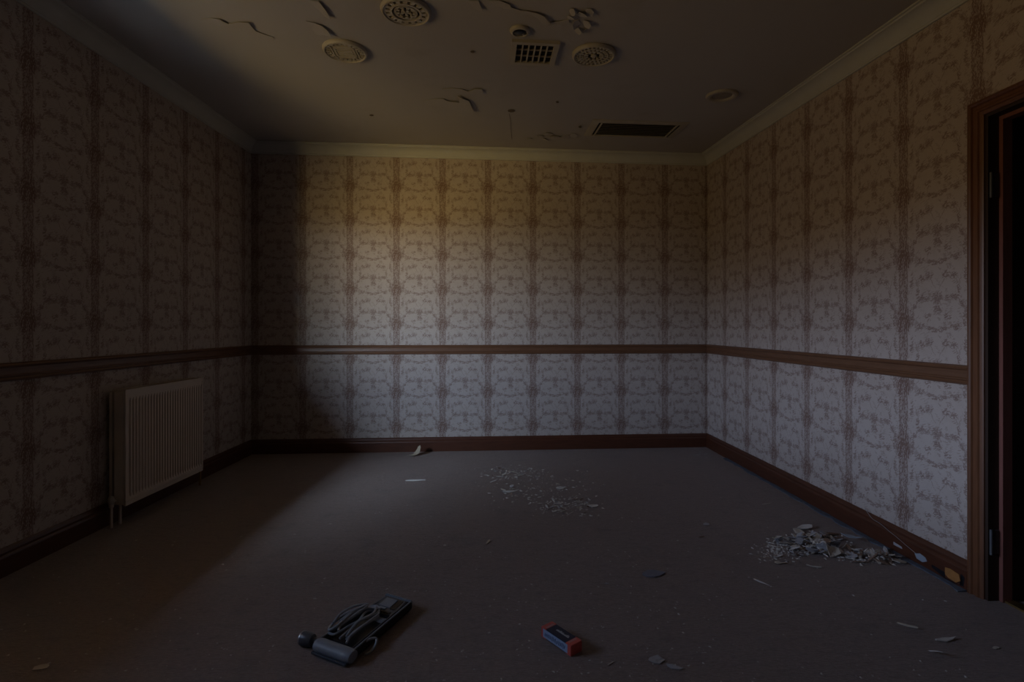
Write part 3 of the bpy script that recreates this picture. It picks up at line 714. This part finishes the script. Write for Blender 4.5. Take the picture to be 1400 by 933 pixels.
m = MB(); m.loft([[(-wid(y), y, .012), (wid(y), y, .012), (wid(y), y, .044), (-wid(y), y, .044)] for y in (.166, .178)]); m.build('end_wall', PLASTIC2, dev, bevel=.004)
for k in range(5):
    m = MB(); yk = .030 + k * .006; m.box((-.005, yk, .0195), (.036, yk + .003, .0225)); m.build('speaker_slot', PLASTIC2, dev)
# front roll bar
m = MB(); rings = []
for k in range(13):
    t = k / 12; x = -Wf / 2 + .012 + (Wf - .010) * t; r_ = .0205 * (1 if 0 < k < 12 else .88)
    rings.append([(x, y0 + .006 + r_ * 1.25 * math.cos(a), .0235 + r_ * math.sin(a)) for a in (2 * math.pi * j / 18 for j in range(18))])
m.loft(rings); m.build('front_roll', PLASTIC2, dev, smooth=True)
m = MB(); m.box((-Wf / 2 + .01, y0 - .022, .004), (Wf / 2 - .004, y0 + .002, .012)); m.build('front_lip', PLASTIC, dev, bevel=.002)
# tangled cord
cords = [
    [(.02, -.13, .030), (.01, -.09, .040), (.025, -.03, .052), (.02, .03, .050), (-.01, .05, .046), (-.03, .02, .050), (-.015, -.04, .046), (-.02, -.12, .030)],
    [(-.02, .06, .040), (-.05, .03, .055), (-.075, -.02, .058), (-.088, -.07, .048), (-.080, -.11, .040), (-.060, -.095, .048), (-.055, -.04, .060), (-.048, .02, .066), (-.035, .03, .064), (-.045, -.03, .056), (-.055, -.08, .044), (-.045, -.10, .038)],
    [(-.070, -.12, .036), (-.04, -.12, .040), (-.02, -.07, .050), (.005, -.02, .056), (.012, .04, .050), (-.02, .065, .046), (-.05, .07, .042), (-.06, .05, .040)],
    [(-.055, .07, .040), (-.03, .075, .046), (.0, .06, .050), (-.03, .035, .058), (-.06, .0, .052)],
    [(.01, -.12, .034), (.018, -.06, .046), (.028, -.01, .050), (.022, .03, .044)],
    [(-.084, -.085, .050), (-.092, -.04, .060), (-.076, .01, .066), (-.050, .045, .062), (-.040, .030, .068), (-.056, -.02, .066), (-.066, -.07, .054)],
    [(.000, -.11, .036), (-.006, -.05, .054), (.010, .01, .058), (-.012, .055, .052), (-.030, .070, .046)],
    [(-.095, -.10, .012), (-.09, -.13, .010), (-.10, -.15, .016), (-.085, -.165, .02)],
]
for k, cpts in enumerate(cords):
    m = MB(); m.tube(cpts, .0042 if k != 1 else .0050, 8, 6); m.build('cord', CORD if k != 2 else PLASTIC2, dev, smooth=True)
m = MB(); m.tube([(.072, -.105, .030), (.082, -.085, .036), (.098, -.070, .034), (.106, -.085, .020), (.100, -.105, .008), (.088, -.115, .006)], .0045, 8, 6); m.build('cord_loop', CORD, dev, smooth=True)
# loose knob beside the roll
Mk = Matrix.Translation((-.118, y0 + .012, .0235)) @ Matrix.Rotation(math.radians(-90), 4, 'Y') @ Matrix.Rotation(math.radians(8), 4, 'X')
m = MB(); m.lathe([(.008, -.034), (.010, -.020), (.019, -.016), (.0225, -.008), (.0230, .022), (.0215, .028), (.017, .030), (.001, .030)], 20, Mk); m.build('knob', PLASTIC, dev, smooth=True)
m = MB()
m.lathe([(.0222, .024), (.0234, .025), (.0234, .029), (.0215, .0312), (.0175, .0312), (.0170, .029)], 20, Mk); m.build('knob_rim', METAL, dev, smooth=True)

# ------------------------------------------------------------------ small red-ended carton
A = Vector((.104, 1.868)); B = Vector((.196, 1.752)); dirx = (B - A).normalized()
Lc, Wc, Hc = (B - A).length, .052, .037
cen = (A + B) / 2 + Vector((-dirx.y, dirx.x)) * Wc / 2
ct = tag(empty('small_carton', (cen.x, cen.y, 0), math.atan2(dirx.y, dirx.x)), 'small navy carton with red ends and a pale blue printed side', 'carton')
NAVY = simple('navy_card', (.022, .028, .060), .45, .2, 60); RED = simple('red_card', (.62, .12, .10), .45, .2, 60); SKY = simple('pale_blue_card', (.36, .46, .64), .45, .2, 60)
INKB = simple('blue_ink', (.03, .065, .20), .5); INKW = simple('white_ink', (.55, .58, .62), .5); PINK = simple('pink_card', (.55, .25, .24), .5)
m = MB(); m.box((-Lc / 2, -Wc / 2, .001), (Lc / 2, Wc / 2, Hc)); m.build('box', NAVY, ct, bevel=.0015)
for s_ in (-1, 1):
    a, b_ = sorted((s_ * (Lc / 2 + .0004), s_ * (Lc / 2 - .026)))
    m = MB(); m.box((a, -Wc / 2 - .0004, .0006), (b_, Wc / 2 + .0004, Hc + .0004)); bd_ = m.build('red_end', RED, ct, bevel=.0012)
    m = MB(); m.box((s_ * (Lc / 2 - .019) - .004, -Wc / 2 + .008, Hc + .0002), (s_ * (Lc / 2 - .019) + .004, Wc / 2 - .008, Hc + .0007)); m.build('print', PINK, bd_)
m = MB(); m.box((-Lc / 2 + .010, -Wc / 2 - .0008, .005), (Lc / 2 - .016, -Wc / 2 + .001, Hc - .003)); lab = m.build('side_label', SKY, ct)
rl = random.Random(3)
m = MB(); x = -Lc / 2 + .018     # worn, unreadable print
while x < Lc / 2 - .032:
    w_ = rl.uniform(.003, .006); z0 = rl.uniform(.010, .014); z1 = rl.uniform(.022, .028)
    sh = .003; m.add([(x, -Wc / 2 - .0010, z0), (x + w_ * .6, -Wc / 2 - .0010, z0), (x + w_ * .6 + sh, -Wc / 2 - .0010, z1), (x + sh, -Wc / 2 - .0010, z1)], [(0, 1, 2, 3)]); x += w_ * 1.15
m.build('worn_print', INKB, lab)
m = MB(); x = -Lc / 2 + .050
while x < Lc / 2 - .038:
    w_ = rl.uniform(.002, .004); m.box((x, -.002, Hc), (x + w_, rl.uniform(.004, .010), Hc + .0005)); x += w_ * 1.5
m.build('worn_print', INKW, ct)

# ------------------------------------------------------------------ paint flakes and debris on the carpet
def flake_mesh(name, rnd, mat, asp=1.0, curl=.25, n=8):
    """irregular curled chip about 1 unit across with real thickness"""
    pts = [((.5 * rnd.uniform(.65, 1.1)) * math.cos(2 * math.pi * (k + rnd.uniform(-.3, .3)) / n), asp * (.5 * rnd.uniform(.6, 1.1)) * math.sin(2 * math.pi * (k + rnd.uniform(-.3, .3)) / n)) for k in range(n)]
    ca = rnd.uniform(0, math.pi); c_, s_ = math.cos(ca), math.sin(ca)
    def z(x, y): t = x * c_ + y * s_; return curl * 2 * t * t + rnd.uniform(-.02, .02)
    top = [(0, 0, 0)] + [(x * .55, y * .55, z(x * .55, y * .55)) for x, y in pts] + [(x, y, z(x, y)) for x, y in pts]
    th = .035; N = len(top); v = top + [(x, y, zz - th) for x, y, zz in top]; f = []
    for k in range(n):
        a, b_ = 1 + k, 1 + (k + 1) % n; f += [(0, a, b_), (a, a + n, b_ + n, b_), (N, N + b_, N + a), (N + a, N + b_, N + b_ + n, N + a + n), (a + n, N + a + n, N + b_ + n, b_ + n)]
    me = bpy.data.meshes.new(name); zm = min(p[2] for p in v); me.from_pydata([(x, y, zz - zm) for x, y, zz in v], [], f); me.materials.append(mat); me.update(); return me
rf = random.Random(21)
CHIPS = [flake_mesh('paint_flake', rf, FLAKES[k % 3], rf.uniform(.45, .9), rf.uniform(.05, .35)) for k in range(9)]
SLIVERS = [flake_mesh('paint_sliver', rf, FLAKES[k % 4], rf.uniform(.14, .28), rf.uniform(.05, .25), 7) for k in range(8)]
def put(me, px, py, size, label, group=None, rz=None, tilt=.15, zoff=.0, name='paint_flake', cat='paint flake', mat=None):
    p = on_floor(px, py); o = bpy.data.objects.new(name, me); COL.objects.link(o)
    o.scale = (size, size, size); o.rotation_euler = (rf.gauss(0, tilt), rf.gauss(0, tilt), rf.uniform(0, 6.28) if rz is None else rz)
    M = o.rotation_euler.to_matrix(); zmin = min((M @ v.co).z for v in me.vertices) * size
    o.location = (p.x, p.y, .0006 - zmin + zoff); tag(o, label, cat, group); return o
def skirt_ok(px, py):
    p = on_floor(px, py); t = (p.y - BR.y) / (FR.y - BR.y); xw = BR.x + (FR.x - BR.x) * t; return p.x < xw - .066
def scatter(n, cx, cy, sx_, sy_, smin, smax, label, group, sl=.4, mound=0.0, tilt=.2, rot=0.0):
    k = 0
    while k < n:
        gx, gy = rf.gauss(0, 1), rf.gauss(0, 1)
        if abs(gx) > 2 or abs(gy) > 1.8: continue
        px, py = cx + gx * sx_ + gy * rot, cy + gy * sy_
        if not skirt_ok(px, py) or py < 618: continue
        size = smin + (smax - smin) * rf.random() ** 1.8
        if rf.random() < sl: me, size = rf.choice(SLIVERS), size * 1.35
        else: me = rf.choice(CHIPS)
        kind_ = 'sliver' if me in SLIVERS else 'chip'; col_ = {0: 'pale', 1: 'cream', 2: 'grey', 3: 'brown'}[FLAKES.index(me.materials[0])]
        lab_ = label % ('%s paint %s' % (col_, kind_))
        put(me, px, py, size, lab_, group + ', ' + col_ + ' ' + kind_ + 's', tilt=tilt, zoff=mound * math.exp(-(gx * gx + gy * gy) / 1.2) * rf.random()); k += 1
scatter(110, 1112, 745, 27, 10, .022, .080, 'small %s in the broad left part of the debris heap', 'left part of the debris heap', .35, .028, .35, 6)
scatter(68, 1190, 762, 25, 6, .020, .070, 'small %s in the right tail of the heap against the skirting', 'right tail of the debris heap', .65, .020, .35, 10)
scatter(14, 1058, 753, 14, 8, .010, .034, 'small %s strewn just left of the debris heap', 'strewn left of the heap', .7, 0, .2)
scatter(34, 706, 647, 24, 5, .020, .055, 'small %s in the farther cluster on the middle carpet', 'farther middle cluster', .5)
scatter(40, 772, 691, 22, 7, .020, .055, 'small %s in the nearer cluster on the middle carpet', 'nearer middle cluster', .5)
scatter(24, 738, 671, 42, 13, .016, .045, 'small %s strewn between the two middle clusters', 'between the middle clusters', .5)
scatter(14, 958, 622, 8, 4, .010, .030, 'tiny %s in the far right corner of the carpet', 'chips in the far corner', .5)
rz = 0.0
def one(me, px, py, size, label, rz=0.0, tilt=.05, name='paint_flake', zoff=0.0, cat='paint flake'): return put(me, px, py, size, label, None, rz, tilt, zoff, name, cat)
one(CHIPS[0], 1101, 724, .105, 'largest pale flake on the far side of the debris heap', .3, zoff=.006)
one(flake_mesh('paint_flake', rf, BLUEP, .33, .2), 1162, 741, .10, 'long pale blue flake lying on the debris heap', -.5, .1, zoff=.022)
cur = one(flake_mesh('curled_flake', rf, FLAKES[1], .75, .75, 10), 1137, 760, .085, 'curled cream flake with a brown hollow at the front of the heap', .6, .35, 'curled_flake', .004)
one(flake_mesh('paint_flake', rf, FLAKES[3], .7, .5, 8), 1131, 751, .055, 'small brown curled chip behind the curled cream flake', .6, .3, zoff=.034)
m = MB(); m.lathe([(.009, .0), (.0115, .003), (.0115, .008), (.009, .011), (.001, .012)], 16); o = m.build('white_knob', WHITE, smooth=True); p = on_floor(1126, 752); o.location = (p.x, p.y, .030); o.rotation_euler = (.9, .1, 0)
tag(o, 'small bright white disc on top of the debris heap', 'disc')
one(CHIPS[4], 1229, 770, .085, 'pale flake at the right end of the debris heap', .2)
one(CHIPS[1], 1066, 771, .055, 'pale flake on its own just in front of the heap', .1)
one(SLIVERS[1], 1112, 776, .080, 'curved cream sliver in front of the debris heap', -.5, .1)
one(SLIVERS[0], 1040, 798, .070, 'pale sliver on the carpet left of the debris heap', -.7)
one(flake_mesh('paint_flake', rf, simple('blue_grey_flake', (.24, .24, .29), .8, .2, 50), .6, .04, 10), 893, 786, .105, 'flat blue-grey flake lying alone right of the carpet middle', .15, .01)
one(CHIPS[2], 898, 903, .060, 'ragged grey flake near the front edge right of the carton', .2, .02)
one(SLIVERS[2], 923, 914, .070, 'dark grey sliver next to the ragged flake at the front', -.35, .02)
one(SLIVERS[5], 1241, 857, .070, 'pale sliver on the carpet in front of the doorway wall', -.7)
one(SLIVERS[4], 1292, 876, .095, 'long pale strip pointing at the doorway', .15)
one(CHIPS[6], 1280, 896, .050, 'bent grey flake below the long strip by the doorway', 1.8, .3)
one(CHIPS[7], 1362, 887, .030, 'small grey flake nearest the doorway', .3)
one(CHIPS[7], 55, 915, .055, 'dim flake at the front left corner of the carpet', .4)
one(SLIVERS[6], 192, 850, .036, 'faint sliver on the shadowed left of the carpet', .2)
one(SLIVERS[0], 567, 658, .150, 'long flat flake lying left of the middle scatter', .1, .01)
one(SLIVERS[4], 697, 673, .130, 'elongated pale flake at the left of the middle scatter', .25, .02)
one(CHIPS[3], 811, 693, .085, 'larger pale flake at the right of the middle scatter', .1, .05)
one(CHIPS[6], 768, 668, .080, 'flat grey flake at the top of the middle scatter', .2, .02)
one(CHIPS[8], 966, 718, .050, 'pale flake pair member left of the debris heap', .1, .05)
one(SLIVERS[7], 959, 735, .045, 'small upturned sliver nearest the carpet middle of the right side', .4, .3)
one(SLIVERS[2], 830, 799, .040, 'thin white sliver lying left of the blue-grey flake', .5)
one(SLIVERS[0], 835, 908, .034, 'thin grey sliver just right of the carton shadow', .7)
one(SLIVERS[5], 1048, 690, .060, 'pale sliver close to the right skirting beyond the heap', .1)
one(SLIVERS[5], 667, 742, .060, 'thin dark-edged sliver on the open middle carpet', 1.3)
one(SLIVERS[1], 414, 786, .030, 'tiny cream sliver beyond the appliance on its left', .3)
# crumpled leaf against the far skirting
lf = one(flake_mesh('dry_leaf', rf, CLOTH_LEAF, .7, .55, 11), 569, 623, .125, 'crumpled dry leaf lying against the far skirting board', .4, .45, 'dry_leaf', cat='leaf')
# crumbs filling the heap and the middle scatter
m = MB(); rg = random.Random(9)
for k in range(1100):
    cx, cy, ax, ay, hz = rg.choice(((1112, 746, 30, 10, .02), (1112, 746, 24, 8, .02), (1190, 763, 27, 6, .014), (1060, 753, 16, 8, .0), (706, 647, 26, 6, 0), (772, 691, 24, 8, 0), (738, 671, 48, 14, 0)))
    gx, gy = rg.gauss(0, 1), rg.gauss(0, 1); px, py = cx + gx * ax, cy + gy * ay
    if abs(gx) > 2.2 or abs(gy) > 2 or not skirt_ok(px, py): continue
    p = on_floor(px, py); s_ = rg.uniform(.0016, .0045); l_ = rg.uniform(1, 3.5)
    M = Matrix.Translation((p.x, p.y, .0003 + hz * rg.random() * math.exp(-(gx * gx + gy * gy)))) @ Matrix.Rotation(rg.uniform(0, 6.28), 4, 'Z') @ Matrix.Rotation(rg.gauss(0, .2), 4, 'X')
    m.add([M @ Vector(v) for v in ((-s_ * l_, -s_, 0), (s_ * l_, -s_ * .7, 0), (s_ * .8, s_, 0), (-s_ * l_ * .6, s_, 0), (-s_ * .2, 0, s_ * .9))], [(0, 1, 4), (1, 2, 4), (2, 3, 4), (3, 0, 4), (3, 2, 1, 0)])
# grit: uncountable specks
rg = random.Random(5)
for k in range(900):
    px, py = rg.uniform(0, 1400), 618 + 315 * rg.random() ** 1.1
    if rg.random() < .4: px = rg.gauss(800, 220)
    p = on_floor(px, py)
    if not (BL.x + .05 < p.x < 1.75) or (p.xy - Vector((-.52, 1.9))).length < .26 or (p.xy - cen).length < .1: continue
    s_ = rg.uniform(.0010, .0034); a = rg.uniform(0, 6.28); l_ = rg.uniform(1, 2.6)
    M = Matrix.Translation((p.x, p.y, .0003)) @ Matrix.Rotation(a, 4, 'Z')
    m.add([M @ Vector(v) for v in ((-s_ * l_, -s_, 0), (s_ * l_, -s_ * .7, 0), (s_ * .8, s_, 0), (-s_ * l_ * .6, s_, 0), (-s_ * .2, 0, s_ * .9))], [(0, 1, 4), (1, 2, 4), (2, 3, 4), (3, 0, 4), (3, 2, 1, 0)])
tag(m.build('grit', FLAKES[0]), 'pale grit and paint crumbs strewn over the carpet', 'grit', kind='stuff')
